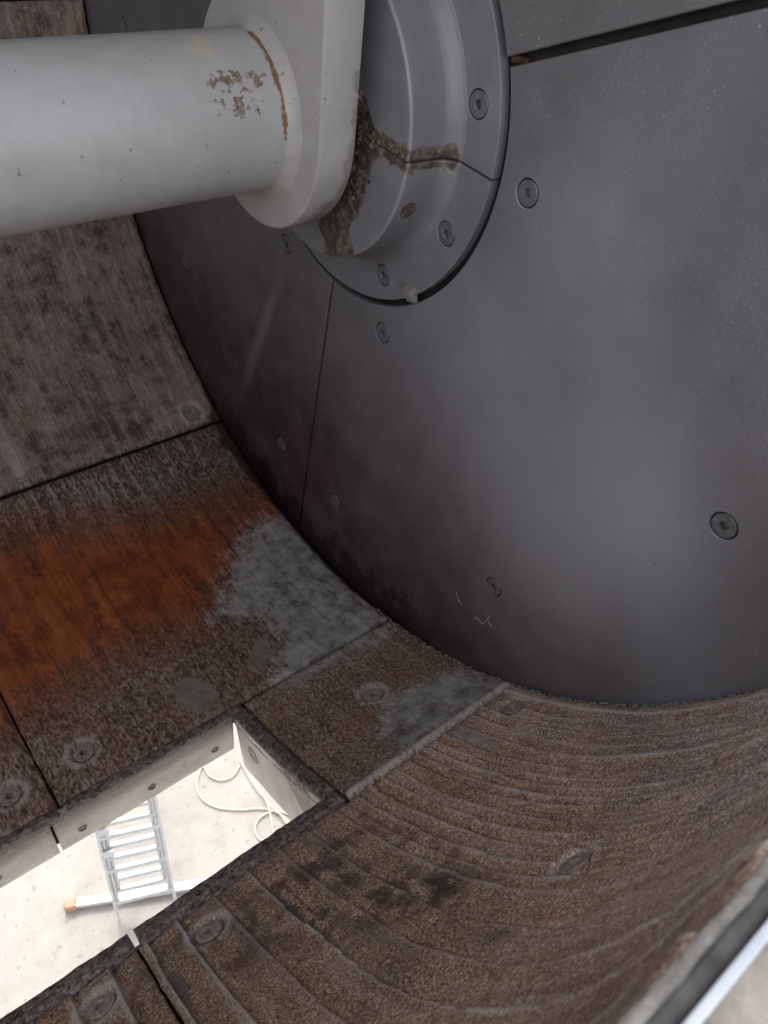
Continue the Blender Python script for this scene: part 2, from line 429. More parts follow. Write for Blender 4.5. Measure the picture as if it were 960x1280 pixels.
def curve_plate(outline, holes, x_front, x_back, bevel=0.0015):
    """flat plate in the y-z plane with holes, its front at x_front"""
    cu = bpy.data.curves.new('c', 'CURVE'); cu.dimensions = '2D'; cu.fill_mode = 'BOTH'
    cu.extrude = abs(x_back - x_front) / 2 - bevel; cu.bevel_depth = bevel; cu.bevel_resolution = 1; cu.offset = -bevel
    for loop in [outline] + holes:
        s = cu.splines.new('POLY'); s.points.add(len(loop) - 1); s.use_cyclic_u = True
        for p, (a, b) in zip(s.points, loop): p.co = (a, b, 0, 1)
    ob = bpy.data.objects.new('c', cu); col.objects.link(ob)
    dg = bpy.context.evaluated_depsgraph_get(); dg.update()
    me = bpy.data.meshes.new_from_object(ob.evaluated_get(dg))
    bpy.data.objects.remove(ob); bpy.data.curves.remove(cu)
    xm = (x_front + x_back) / 2
    co = np.empty(len(me.vertices) * 3); me.vertices.foreach_get('co', co); co = co.reshape(-1, 3)
    me.vertices.foreach_set('co', np.stack([co[:, 2] + xm, co[:, 0], co[:, 1]], 1).ravel()); me.update()
    me.polygons.foreach_set('use_smooth', [False] * len(me.polygons))
    return me
def arc(r, a0, a1, step=1.0):
    n = max(2, int(abs(a1 - a0) / step) + 1)
    return [(r * cos(rad(a0 + (a1 - a0) * i / (n - 1))), r * sin(rad(a0 + (a1 - a0) * i / (n - 1)))) for i in range(n)]
def circle(cy, cz, r, n=28):
    return [(cy + r * cos(2 * pi * i / n), cz + r * sin(2 * pi * i / n)) for i in range(n)]
def pol(r, a): return (r * cos(rad(a)), r * sin(rad(a)))

def bolt_mesh(r=0.0165, sock=0.0062, depth=0.012, turn=0.0):
    """countersunk screw head with hexagon socket, axis z, top at z=0"""
    n = 24; v = []; f = []
    def ringpts(rr, z): 
        s = len(v)
        for i in range(n): v.append((rr * cos(2 * pi * i / n), rr * sin(2 * pi * i / n), z))
        return s
    def hexpts(rr, z):
        s = len(v)
        for i in range(n):
            a = 2 * pi * i / n; m = (a + turn) % (pi / 3) - pi / 6
            q = rr * cos(pi / 6) / cos(m); v.append((q * cos(a), q * sin(a), z))
        return s
    L = [ringpts(r * .8, -depth), ringpts(r, -0.003), ringpts(r, -0.0009), ringpts(r - 0.0009, 0.0),
         hexpts(sock * 1.12, 0.0), hexpts(sock, -0.0009), hexpts(sock * .96, -0.008)]
    for a, b in zip(L, L[1:]):
        for i in range(n): f.append((a + i, a + (i + 1) % n, b + (i + 1) % n, b + i))
    f.append([L[-1] + i for i in range(n)])
    return mesh_from(v, f)
BOLTS = [bolt_mesh(turn=k * .4) for k in range(3)]
SBOLT = bolt_mesh(0.008, 0.0045, 0.006)
TBOLT = bolt_mesh(0.0185, 0.0075, 0.012, .2)
_bi = [0]
def put_bolt(me, pos, normal, parent, mat, name='bolt'):
    o = bpy.data.objects.new(name, me); col.objects.link(o)
    if not me.materials: me.materials.append(mat)
    z = Vector(normal).normalized(); y = Vector((0.3, 0.2, 0.93)).cross(z).normalized(); x = y.cross(z)
    m = Matrix((x, y, z)).transposed().to_4x4() @ Matrix.Rotation(_bi[0] * 1.3, 4, 'Z'); _bi[0] += 1
    m.translation = Vector(pos)
    o.parent = parent
    pl = Vector((0, 0, 0)); q = parent
    while q is not None: pl += q.location; q = q.parent
    m.translation -= pl
    o.matrix_local = m
    return o

def grid_mesh(U, V, func, attrs=None, skirt=None, uvs=True, closed_v=False, aniso=None, grain=1.0):
    """grid over U x V ; func(UU,VV)->(x,y,z arrays); skirt(UU,VV)->lower points for the boundary"""
    UU, VV = np.meshgrid(U, V, indexing='ij'); nu, nv = UU.shape
    X, Y, Z = func(UU, VV)
    pts = np.stack([X, Y, Z], -1).reshape(-1, 3)
    idx = np.arange(nu * nv).reshape(nu, nv)
    a = idx[:-1, :-1].ravel(); b = idx[1:, :-1].ravel(); c = idx[1:, 1:].ravel(); d = idx[:-1, 1:].ravel()
    faces = np.stack([a, b, c, d], 1)
    fu, fv = UU.ravel(), VV.ravel()
    if closed_v:
        faces = np.concatenate([faces, np.stack([idx[:-1, -1], idx[1:, -1], idx[1:, 0], idx[:-1, 0]], 1)])
    if skirt is not None:
        loop = np.concatenate([idx[:, 0], idx[-1, 1:], idx[-2::-1, -1], idx[0, -2:0:-1]])
        sx, sy, sz = skirt(fu[loop], fv[loop])
        s0 = len(pts); pts = np.concatenate([pts, np.stack([sx, sy, sz], -1)])
        nxt = np.roll(loop, -1); k = np.arange(len(loop)); kn = np.roll(k, -1)
        faces = np.concatenate([faces, np.stack([loop, s0 + k, s0 + kn, nxt], 1)])
        fu = np.concatenate([fu, fu[loop]]); fv = np.concatenate([fv, fv[loop]])
    me = bpy.data.meshes.new('grid')
    me.vertices.add(len(pts)); me.vertices.foreach_set('co', pts.ravel())
    nf = len(faces); me.loops.add(nf * 4); me.loops.foreach_set('vertex_index', faces.ravel().astype(np.int32))
    me.polygons.add(nf); me.polygons.foreach_set('loop_start', np.arange(nf, dtype=np.int32) * 4)
    try: me.polygons.foreach_set('loop_total', np.full(nf, 4, np.int32))
    except Exception: pass
    me.update(calc_edges=True); me.validate()
    if uvs:
        l = me.uv_layers.new(name='UVMap'); vi = np.empty(len(me.loops), np.int32); me.loops.foreach_get('vertex_index', vi)
        l.data.foreach_set('uv', np.stack([fu[vi], fv[vi]], 1).ravel())
    if aniso:                                                     # second map, stretched along the direction of wear
        l = me.uv_layers.new(name='UVWear'); l.data.foreach_set('uv', np.stack([fu[vi] * grain, fv[vi] * aniso * grain], 1).ravel())
    if attrs:
        for k, fn in attrs.items():
            at = me.attributes.new(k, 'FLOAT', 'POINT'); at.data.foreach_set('value', np.asarray(fn(fu, fv), np.float32).ravel())
    me.polygons.foreach_set('use_smooth', [True] * len(me.polygons))
    return me
def box_mesh(lo, hi, bevel=0.0, seg=2):
    bm = bmesh.new(); bmesh.ops.create_cube(bm, size=1)
    for v in bm.verts: v.co = Vector([(lo[i] + hi[i]) / 2 + v.co[i] * (hi[i] - lo[i]) for i in range(3)])
    if bevel: bmesh.ops.bevel(bm, geom=bm.edges[:], offset=bevel, segments=seg, affect='EDGES', profile=.5)
    me = bpy.data.meshes.new('box'); bm.to_mesh(me); bm.free(); return me
def tube_mesh(pts, r, n=10, close=False):
    v = []; f = []; P = [Vector(p) for p in pts]
    prev = None
    for i, p in enumerate(P):
        t = (P[min(i + 1, len(P) - 1)] - P[max(i - 1, 0)]).normalized()
        ref = Vector((0, 0, 1)) if abs(t.z) < .9 else Vector((1, 0, 0))
        x = t.cross(ref).normalized(); y = t.cross(x)
        rr = r(i / (len(P) - 1)) if callable(r) else r
        for k in range(n): v.append(p + (x * cos(2 * pi * k / n) + y * sin(2 * pi * k / n)) * rr)
    for i in range(len(P) - 1):
        for k in range(n): f.append((i * n + k, i * n + (k + 1) % n, (i + 1) * n + (k + 1) % n, (i + 1) * n + k))
    f.append(list(range(n))[::-1]); f.append([(len(P) - 1) * n + k for k in range(n)])
    me = mesh_from(v, f); me.polygons.foreach_set('use_smooth', [True] * len(me.polygons)); return me
def smooth_path(ctrl, m=8):
    P = [Vector(c) for c in ctrl]; out = []
    for i in range(len(P) - 1):
        p0 = P[max(i - 1, 0)]; p1 = P[i]; p2 = P[i + 1]; p3 = P[min(i + 2, len(P) - 1)]
        for k in range(m):
            t = k / m
            out.append(0.5 * ((2 * p1) + (p2 - p0) * t + (2 * p0 - 5 * p1 + 4 * p2 - p3) * t * t + (-p0 + 3 * p1 - 3 * p2 + p3) * t ** 3))
    out.append(P[-1]); return out
def rock_into(bm, c, s, seed, flat=1.0, normal=None):
    r = random.Random(seed)
    g = bmesh.ops.create_icosphere(bm, subdivisions=1, radius=1)
    for v in g['verts']:
        k = r.uniform(.6, 1.15); v.co = Vector((v.co.x * s * k * flat, v.co.y * s * k * r.uniform(.8, 1.1), v.co.z * s * k)) + Vector(c)

# ------------------------------------------------------------------ ground
GZ = -4.8
gm = mesh_from([(-250, -250, GZ), (250, -250, GZ), (250, 250, GZ), (-250, 250, GZ)], [(0, 1, 2, 3)])
g = link('ground', gm, M['ground']); g['kind'] = 'structure'

# ------------------------------------------------------------------ mixer trough
X_END = -3.0
trough = empty('mixer_trough', (0, 0, -1.0), 'rusty brown curved steel trough lined with bolted wear tiles around the discharge opening', 'trough')
def cylp(x, th, r):
    a = np.radians(th); return (x, r * np.cos(a), r * np.sin(a))
# steel shell behind the tiles, in one piece around the opening
def shell_strip(name, x0, x1, t0, t1, r0=1.0135, r1=1.022):
    ths = np.linspace(t0, t1, max(3, int(abs(t1 - t0) / 2) + 1)); v = []; f = []
    for th in ths:
        for x, r in ((x0, r0), (x1, r0), (x1, r1), (x0, r1)): v.append(cylp(x, th, r))
    n = len(ths)
    for i in range(n - 1):
        for k in range(4): f.append((i * 4 + k, i * 4 + (k + 1) % 4, i * 4 + 4 + (k + 1) % 4, i * 4 + 4 + k))
    f.append((0, 1, 2, 3)); f.append(((n - 1) * 4 + 3, (n - 1) * 4 + 2, (n - 1) * 4 + 1, (n - 1) * 4))
    return v, f
V = []; Fc = []
for a in ((X_END, 0.03, 0, -101.5), (-0.376, 0.03, -101.5, -121.0), (X_END, 0.03, -121.0, -177.0)):
    v, f = shell_strip('s', *a); o = len(V); V += v; Fc += [tuple(i + o for i in q) for q in f]
link('shell', mesh_from(V, Fc), M['shell'], trough, True)
# straight upper side above the far half, hood and rear end: added out of view and sized to steer the light inside
link('unseen_upper_side', box_mesh((X_END, 1.0, 0.002), (0.03, 1.02, 0.849)), M['unseen_hood'], trough)
link('unseen_rear_plate', box_mesh((X_END - 0.02, -1.0, -1.05), (X_END, 1.02, 0.35)), M['unseen_hood'], trough)

STEP = 0.005
GROOVE_C = [-0.028, -0.06, -0.089, -0.115, -0.147, -0.178, -0.2, -0.219, -0.24, -0.259, -0.288, -0.314, -0.339, -0.366, -0.388, -0.409, -0.462, -0.512, -0.566, -0.618, -0.676, -0.72, -0.77, -0.82, -0.87]
def grooves(x, th, pos, amp, ridge=0.0):
    s = np.radians(th)
    xw = x + (fbm(s * 2.2 + 3, x * 2 + 9, 2) - .5) * 0.014 + (vnoise(s * 14, x * 4) - .5) * 0.002
    pos = np.array(sorted(pos)); k = np.clip(np.searchsorted(pos, xw) - 1, 0, len(pos) - 2)
    lo = pos[k]; hi = pos[k + 1]; t = np.clip((xw - lo) / (hi - lo), 0, 1)
    local = (0.5 + 0.8 * _tab[k % 256, 7]) * np.clip(2.4 * fbm(s * 2.6 + k * 3.7, k * 1.9 + 0 * s, 2) - .30, .20, 1.5)
    h = amp * local * (t ** 1.6 - 0.5)                          # saw-tooth wear ledges
    edge = np.exp(-((hi - xw) / 0.0036) ** 2)
    h = h - ridge * 1.6 * local * np.exp(-((xw - lo - .004) / 0.004) ** 2)   # undercut at the foot of each ledge
    return h + ridge * local * edge, edge * np.clip(local * .9 + .05, 0, 1)
def px_poly(pts): return [(lambda q: (q[0], rad(q[1])))(xth(p)) for p in pts]
RUST = px_poly([(-200, 690), (60, 660), (190, 652), (300, 622), (356, 622), (352, 652), (300, 668), (290, 715), (262, 775), (150, 812), (60, 872), (0, 905), (-200, 1000)])
SLUR = [px_poly([(286, 690), (312, 652), (352, 636), (405, 680), (462, 745), (487, 770), (490, 800), (448, 818), (400, 846), (330, 868), (345, 800), (330, 776), (252, 784), (270, 755)]),
        px_poly([(476, 880), (520, 852), (575, 832), (636, 846), (600, 880), (560, 905), (500, 942), (470, 925)]),
        px_poly([(556, 905), (585, 905), (622, 925), (612, 938), (570, 922)])]
OLIV = [px_poly([(217, 856), (232, 846), (262, 852), (277, 868), (262, 884), (240, 892), (222, 876)]),
        px_poly([(322, 795), (335, 792), (341, 815), (330, 838), (311, 842), (309, 822)])]
GRIME_BL = px_poly([(330, 1090), (420, 1000), (520, 1060), (590, 1110), (560, 1180), (430, 1170), (330, 1200), (230, 1280), (160, 1280), (175, 1180)])
DARK = [px_poly([(605, 1165), (640, 1158), (638, 1170), (610, 1180)]), px_poly([(535, 1098), (570, 1098), (568, 1112), (545, 1115)])]
WETP = px_poly([(262, 520), (300, 520), (372, 630), (392, 660), (350, 628), (280, 560)])
def warm_f(x, s):
    th = np.degrees(s)
    return np.clip(0.50 + 0.35 * sm(-118, -124, th) - 0.55 * sm(-140, -172, th) * sm(-.9, -.1, x) - 0.25 * sm(-.35, 0, x) * sm(-118, -130, th)
                   + 0.30 * sm(-100.5, -99.5, th) - 0.42 * sm(-60, -57, th) + 0.25 * sm(-98, -102, th) * (1 - sm(-118, -121, th)), 0, 1)
ATTR = dict(
    tone=lambda x, s: 1.0 + (.45 * sm(-.75, -.25, x) + .32) * (s < rad(-121)) - .42 * (s > rad(-100.4)) * (s < rad(-59)) * (.55 + .45 * sm(-.6, -.1, x)) - .12 * (s > rad(-121)) * (s < rad(-100.4)) + .08 * (s > rad(-59)),
    worm=lambda x, s: .95 * (s < rad(-121)) + .6 * (s < rad(-100.4)) * (s > rad(-121)) + .35 * (s > rad(-100.4)) * (s < rad(-59)) + .25 * (s > rad(-59)),
    soft=lambda x, s: .95 * sm(rad(-59), rad(-57.5), s) + .45 * sm(rad(-150), rad(-172), s) + .06 * (s < rad(-121)),
    warm=warm_f,
    rust=lambda x, s: poly_mask(x, s, RUST, 0.11),
    slurry=lambda x, s: np.maximum.reduce([poly_mask(x, s, p, w) for p, w in zip(SLUR, (.06, .03, .02))]),
    olive=lambda x, s: np.maximum.reduce([poly_mask(x, s, p, .012) for p in OLIV]),
    grime=lambda x, s: np.clip(poly_mask(x, s, GRIME_BL, .08) * 1.0 + .07 + .5 * sm(rad(-80), rad(-60), s) * (1 - sm(rad(-58.5), rad(-57), s)) + .22 * sm(rad(-59), rad(-50), s), 0, 1) + np.maximum.reduce([poly_mask(x, s, p, .016) * .8 for p in DARK]),
    film=lambda x, s: np.clip(.12 + .75 * sm(rad(-72), rad(-62), s) * (1 - .85 * sm(rad(-59), rad(-57), s)), 0, 1) * (1 - .5 * sm(-.12, 0, x)),
    wet=lambda x, s: np.clip(poly_mask(x, s, WETP, .03) + .7 * sm(-.035, -.002, x) * sm(rad(-100), rad(-92), s) * (1 - sm(rad(-60), rad(-30), s)), 0, 1),
)
def tile(x0, x1, t0, t1, bolts, label=None, amp=.003, gpos=GROOVE_C, step=STEP, xs=.5, aniso=.5, grain=1.0, ridge=.0008, lip=None, far=False, notch=None):
    U = np.linspace(x0, x1, int((x1 - x0) / (step * xs)) + 2); Vv = np.linspace(rad(t0), rad(t1), int(abs(rad(t1 - t0)) / step) + 2)
    holder = {}
    def disp(x, s):
        th = np.degrees(s)
        h, e = grooves(x, th, gpos, amp, ridge)
        h = h + (fbm(x * 9 + 4, s * 7 + 2, 4) - .5) * 0.006 + (fbm(x * 70, s * 40, 3) - .5) * 0.0022
        d = np.minimum(np.minimum(x - x0, x1 - x), np.minimum(np.abs(s - rad(t0)), np.abs(s - rad(t1))))
        h = h - 0.0035 * np.exp(-(d / (0.004 + .005 * fbm(x * 40, s * 40, 2))) ** 2)
        if lip is not None:                                          # crust of cement along one long edge
            h = h + 0.004 * np.exp(-((s - rad(lip)) / .006) ** 2) * (0.3 + fbm(x * 30, s * 10, 3))
        for bx, bt in bolts:
            q = np.hypot(x - bx, s - rad(bt)); rr = q + (fbm(x * 60 + bx * 9, s * 60, 3) - .5) * .012
            h = h - 0.0040 * (1 - sm(.020, .026, q)) + 0.0014 * np.exp(-((rr - .030) / .006) ** 2)
            h = np.where(q < .021, -0.0060, h)
        return h, e
    def top(x, s):
        h, e = disp(x, s)
        jx = (fbm(s * 45, x * 0 + x0 * 7, 3) - .5) * .005
        xx = x + jx * (np.exp(-((x - x0) / .01) ** 2) - np.exp(-((x1 - x) / .01) ** 2) * -1)
        r = 1.0 - h
        return xx, r * np.cos(s), r * np.sin(s)
    def low(x, s): return x, 1.0125 * np.cos(s), 1.0125 * np.sin(s)
    at = dict(ATTR); at['ridge'] = lambda x, s: np.clip(disp(x, s)[1] * (0.25 + .75 * sm(rad(-119), rad(-122), s)) + sum([0.6 * np.exp(-((np.hypot(x - bx, s - rad(bt)) - .029) / .006) ** 2) for bx, bt in bolts], np.zeros_like(x)) + (1.1 * np.exp(-((s - rad(lip)) / .007) ** 2) if lip is not None else 0), 0, 1)
    me = grid_mesh(U, Vv, top, at, low, True, False, aniso, grain)
    o = link('liner_tile', me, M['trough'], trough)
    if label: o['label'] = label
    for bx, bt in bolts:
        p = cylp(bx, bt, 1.0012); put_bolt(TBOLT, p, (0, -cos(rad(bt)), -sin(rad(bt))), o, M['tbolt'])
    return o
G2 = list(np.cumsum([.04 + .02 * random.random() for _ in range(45)]) - 1.75)
G3 = list(np.cumsum([.03 + .03 * random.random() for _ in range(45)]) - 1.75)
GB = list(np.cumsum([.03 + .03 * random.random() for _ in range(45)]) - 1.75)
tile(-.7290, -.006, -58.6, -0.4, [(-.067, -56.3), (-.656, -56.3)], 'grey-brown weathered liner tile under the shaft', .0010, G3, ridge=.00015, aniso=.45)
tile(-.7290, -.006, -100.2, -59.2, [(-.656, -95.7)], 'liner tile with a large orange rust stain', .0009, G2, ridge=.00012, aniso=.42)
tile(-.372, -.004, -121.25, -100.7, [(-.179, -110)], 'short liner tile with grey dried slurry patches', .0007, GB, ridge=.0001, aniso=.6, grain=1.25, lip=-120.9)
tile(-.7290, -.005, -179.6, -121.6, [(-.061, -124.8), (-.65, -125.2), (-.366, -150.6)], 'large ridged liner tile with curved wear grooves', .0040, GROOVE_C, ridge=.0014, aniso=.85, grain=1.75)
tile(-1.46, -.7330, -58.6, -0.4, [], None, .0012, G3, .008, ridge=.0003)
tile(-1.46, -.7330, -100.2, -59.2, [(-.79, -96.1)], None, .0014, G2, .006, ridge=.0003, aniso=.28)
tile(-1.46, -.7330, -179.6, -121.6, [(-.797, -124.8)], None, .005, GROOVE_C + [-.93, -.99, -1.05, -1.11, -1.18, -1.24, -1.3, -1.37, -1.43, -1.5], .006, ridge=.0015, aniso=.85, grain=1.6)

# rim on the open side of the trough
def bead(y, z, r, amp, seed):
    def fn(u, a):
        k = r * (1 + amp * (fbm(u * 55 + seed, a * 1.2 + seed, 4) - .5) * 2)
        return u, y + k * np.cos(a), z + k * .8 * np.sin(a) + (fbm(u * 30, a * 0 + seed, 3) - .5) * .006
    return grid_mesh(np.linspace(-1.5, -.0, 420), np.linspace(0, 2 * pi, 12, endpoint=False), fn, None, None, True, True)
link('cement_crusted_lip', bead(-1.0052, -.006, .0028, .45, 3), M['cement'], trough)
link('rubber_seal', box_mesh((X_END, -1.0150, -.06), (.0, -1.0075, -.004), .002), M['rubber'], trough)
link('rim_flange', box_mesh((X_END, -1.0192, -.16), (.03, -1.0152, .001), .001), M['white'], trough)

# crumbs of cement along the edge where tiles meet the wall
bm = bmesh.new()
for i in range(420):
    th = random.uniform(-150, -98); s = random.choice([.0012, .0016, .002, .0028])
    x = -.006 - abs(random.gauss(0, .003)); rock_into(bm, cylp(x, th, .9995), s, i)
me = bpy.data.meshes.new('m'); bm.to_mesh(me); bm.free()
o = link('cement_crumbs', me, M['cement'], trough); o['kind'] = 'stuff'

# ------------------------------------------------------------------ discharge chute around the opening
chute = empty('discharge_chute', (-1.0, -.35, -1.1), 'open rectangular discharge frame with pale grey inner plates in the trough floor', 'chute')
def bar(name, U, t0, t1, top=.9975, low=1.024, amp=.004, seed=0, along='x', label=None):
    n2 = 12
    if along == 'x':
        Uu = np.linspace(U[0], U[1], int((U[1] - U[0]) / .005) + 2); Vv = np.linspace(rad(t0), rad(t1), n2)
    else:
        Uu = np.linspace(U[0], U[1], n2); Vv = np.linspace(rad(t0), rad(t1), int(abs(rad(t1 - t0)) / .005) + 2)
    def fn(x, s):
        d = np.minimum(np.minimum(x - U[0], U[1] - x), np.minimum(np.abs(s - rad(t0)), np.abs(s - rad(t1))))
        h = (fbm(x * 45 + seed, s * 45, 4) - .5) * amp - .004 * np.exp(-(d / .0035) ** 2)
        r = top - h; return x, r * np.cos(s), r * np.sin(s)
    return link(name, grid_mesh(Uu, Vv, fn, None, lambda x, s: (x, low * np.cos(s), low * np.sin(s))), M['crust'], chute)
bar('frame_bar', (-.7245, -.379), -101.75, -100.32, .9985, 1.0125, .004, 1)
bar('frame_bar', (-1.46, -.7330), -101.75, -100.32, .9985, 1.0125, .004, 2)
bar('frame_bar', (-.7245, -.379), -121.3, -119.35, .998, 1.05, .006, 3)
bar('frame_bar', (-1.46, -.7330), -121.3, -119.35, .998, 1.05, .006, 4)
bar('frame_bar', (-.4045, -.3755), -119.2, -101.6, .9965, 1.026, .003, 5, 'th')
# inner plates
def plate_grid(p00, p10, p01, nrm, thick, nu=60, nv=14, dirt=None):
    """slab: corner p00, edge vectors to p10 (u) and p01 (v), pushed back along -nrm"""
    A = np.array(p00); E = np.array(p10) - A; Gv = np.array(p01) - A; N = np.array(nrm)
    fn = lambda u, v: tuple(A[i] + E[i] * u + Gv[i] * v + N[i] * (fbm(u * 6, v * 3, 3) - .5) * .002 for i in range(3))
    lo = lambda u, v: tuple(A[i] + E[i] * u + Gv[i] * v - N[i] * thick for i in range(3))
    return grid_mesh(np.linspace(0, 1, nu), np.linspace(0, 1, nv), fn, {'dirt': dirt or (lambda u, v: .95 - v * 1.1)}, lo)
YF = -.207
for x0, x1, k in ((-.752, -.4075, 0), (-1.46, -.757, 1)):
    o = link('chute_plate', plate_grid((x0, YF, -.981), (x1, YF, -.981), (x0, YF + .010, -1.094), (0, -1, 0), .016), M['chute'], chute)
    for i in range(3):
        xx = x0 + (x1 - x0) * (.12 + .38 * i) if k == 0 else x1 - .10 - .3 * i
        put_bolt(SBOLT, (xx, YF + .0045, -1.055), (0, -1, 0.05), o, M['bolt'])
link('chute_light_block', box_mesh((-1.46, YF + .022, -1.085), (-.40, YF + .030, -.995)), M['gap'], chute)  # dark sheet added behind the plates so their slot stays black
# curved-top end plate
def end_fn(u, v):
    s = np.radians(-101.9 + u * (-119.3 + 101.9)); r0 = .9985 + .006; r1 = 1.150
    rr = r0 + (r1 - r0) * v; x = -.4046 + .002 * v + (fbm(u * 5, v * 5, 3) - .5) * .0015
    return x, rr * np.cos(s) + .012 * v * (1 - u), rr * np.sin(s)
def end_lo(u, v):
    a, b, c = end_fn(u, v); return a + .026, b, c
o = link('chute_end_plate', grid_mesh(np.linspace(0, 1, 40), np.linspace(0, 1, 20), end_fn, {'dirt': lambda u, v: np.clip(1.2 * np.exp(-((u - .62 - .25 * v) / .10) ** 2) * (.8 - .2 * v) + .35 * (u > .80 - .2 * v) + .30 * (1 - v), 0, 1)}, end_lo), M['chute'], chute)
bx = end_fn(np.array(.17), np.array(.42)); put_bolt(TBOLT, (float(bx[0]) - .001, float(bx[1]), float(bx[2])), (-1, 0, 0), o, M['tbolt'])
# near plate (faces away from the camera)
s0 = -119.5
p = cylp(0, s0, 1.045)
link('chute_plate', plate_grid((-1.46, p[1] - .002, p[2] + .04), (-.4075, p[1] - .002, p[2] + .04), (-1.46, p[1] - .002, p[2] - .12), (0, 1, 0), .014), M['chute'], chute)

# ------------------------------------------------------------------ end wall
wall = empty('end_wall', (0.02, 0, -1.0), 'flat dark grey steel end wall of three bolted wear plates around the shaft', 'wall')
SEAMS = [-79.9, 161.2, 40.6]
def wplate(a0, a1, bolts, label, x=0.0, g0=.0036, g1=.0036):
    R0, R1 = .3085, 1.0125
    def off(r, a, g): return a + math.degrees(g / r)
    outer = arc(R1, off(R1, a0, g0), off(R1, a1, -g1)); inner = arc(R0, off(R0, a1, -g1), off(R0, a0, g0))
    holes = [circle(*pol(r, a), .0182) for r, a in bolts]
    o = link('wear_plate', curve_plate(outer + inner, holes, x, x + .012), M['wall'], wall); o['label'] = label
    for i, (r, a) in enumerate(bolts):
        y, z = pol(r, a); put_bolt(BOLTS[i % 3], (x + .0004, y, z), (-1, 0, 0), o, M['bolt'])
    return o
wplate(-198.8, -79.9, [(.356, -174.3), (.356, -104.9), (.808, -157.3), (.806, -122.5), (.803, -87.7), (.806, -192)], 'large lower wear plate with a painted grey sheen', 0.0, .0055)
wplate(-79.9, 40.6, [(.356, -54.8), (.356, -20), (.356, 15), (.812, -72.5), (.803, -37.1), (.806, -2), (.806, 33)], 'dark brown stained wear plate behind the clamp', .0008)
wplate(40.6, 161.2, [(.356, 100), (.356, 50), (.806, 153), (.806, 118), (.806, 83), (.806, 48)], 'upper wear plate above the open rusty joint', -.004, .0036, .0055)
link('backing_plate', box_mesh((.0135, -1.03, -1.03), (.03, 1.03, .87)), M['gap'], wall)
# rusty end of the open joint
y, z = pol(.322, 161.25)
link('rusty_joint_end', box_mesh((.003, y - .013, z - .004), (.0133, y + .013, z + .004), .001), M['rustgap'], wall)

# ------------------------------------------------------------------ seal housing on the shaft
hous = empty('seal_housing', (-.04, 0, -.3), 'grey split ring housing bolted on the end wall round the shaft', 'housing')
PROF = [(-.0800, .104), (-.0800, .130), (-.0800, .160), (-.0800, .190), (-.0800, .2110), (-.0794, .2130), (-.0780, .2146), (-.0760, .2152), (-.062, .2157), (-.047, .2165), (-.034, .2175), (-.024, .2190), (-.016, .2225), (-.010, .2275), (-.006, .2330), (-.0046, .2375), (-.0036, .2385)]
# resample the profile finely
def resample(P, m):
    P = np.array(P); d = np.concatenate([[0], np.cumsum(np.hypot(*np.diff(P, axis=0).T))]); t = np.linspace(0, d[-1], m)
    t = np.sort(np.concatenate([t, d]))
    return np.stack([np.interp(t, d, P[:, 0]), np.interp(t, d, P[:, 1])], 1)
PR = resample(PROF, 60)
def crud_attr(px, pr, th):
    """cement left on the front face, most of it low and on the split line"""
    th = (np.degrees(th) + 180) % 360 - 180
    front = sm(-.074, -.079, px)
    low = np.exp(-((th + 122) / 34) ** 2) * (1 - sm(.145, .190, pr)) * front * .95
    lowside = np.exp(-((th + 108) / 14) ** 2) * front * .9
    inner = np.exp(-((pr - .118) / .018) ** 2) * front * np.exp(-((np.mod(th, 360) - 205) / 45) ** 2) * 1.1
    dth = np.abs((th + 173.5 + 180) % 360 - 180)
    split = np.exp(-(dth * pr / 3.0) ** 2 / (.45 ** 2)) * .8 * sm(.0, -.01, px)
    patch = np.exp(-((th + 153) * .0038 / .016) ** 2 - ((px + .052) / .013) ** 2) * 1.3 * (px > -.078)
    return np.clip(low + lowside + inner + split + patch, 0, 1.3)
def half(a0, a1, bolts, label):
    gap = .0016
    def fn(i, s):
        k = np.clip(np.round(i).astype(int), 0, len(PR) - 1); x = PR[k, 0]; r = PR[k, 1]
        c = crud_attr(x, r, s); n = fbm(s * 40, x * 140 + r * 140, 4)
        lift = np.clip(c - .45, 0, 1) * np.clip(n - .35, 0, 1) * .007
        front = x < -.0795
        x2 = np.where(front, x - lift, x); r2 = np.where(front, r, r + lift)
        return x2, r2 * np.cos(s), r2 * np.sin(s)
    idx = np.arange(len(PR)); g = math.degrees(gap / .2)
    S = np.linspace(rad(a0 + g), rad(a1 - g), 260)
    kx = lambda i: PR[np.clip(np.round(i).astype(int), 0, len(PR) - 1)]
    at = dict(crud=lambda i, s: crud_attr(kx(i)[..., 0], kx(i)[..., 1], s),
              edge=lambda i, s: np.exp(-((kx(i)[..., 0] + .0785) / .0016) ** 2) * (kx(i)[..., 1] > .2125),
              stain=lambda i, s: sm(-.074, -.06, kx(i)[..., 0]) * (1 - sm(-.022, -.014, kx(i)[..., 0])) * np.exp(-((np.mod(np.degrees(s), 360) - 158) / 22) ** 2) * .8)
    lo = lambda i, s: (lambda q: (np.maximum(q[..., 0], -.07) + .012, (q[..., 1] - .012) * np.cos(s), (q[..., 1] - .012) * np.sin(s)))(kx(i))
    me = grid_mesh(idx.astype(float), S, fn, at, lo, False)
    o = link('housing_half', me, M['housing'], hous); o['label'] = label
    R0, R1 = .2360, .2965
    gg = lambda r: math.degrees(gap / r)
    outl = arc(R1, a0 + gg(R1), a1 - gg(R1)) + arc(R0, a1 - gg(R0), a0 + gg(R0))
    fl = link('flange', curve_plate(outl, [circle(*pol(.257, a), .0180) for a in bolts], -.0040, .0120, .0012), M['housing'], o)
    for i, a in enumerate(bolts):
        y, z = pol(.257, a); put_bolt(BOLTS[i % 3], (-.0036, y, z), (-1, 0, 0), o, M['bolt'])
    return o
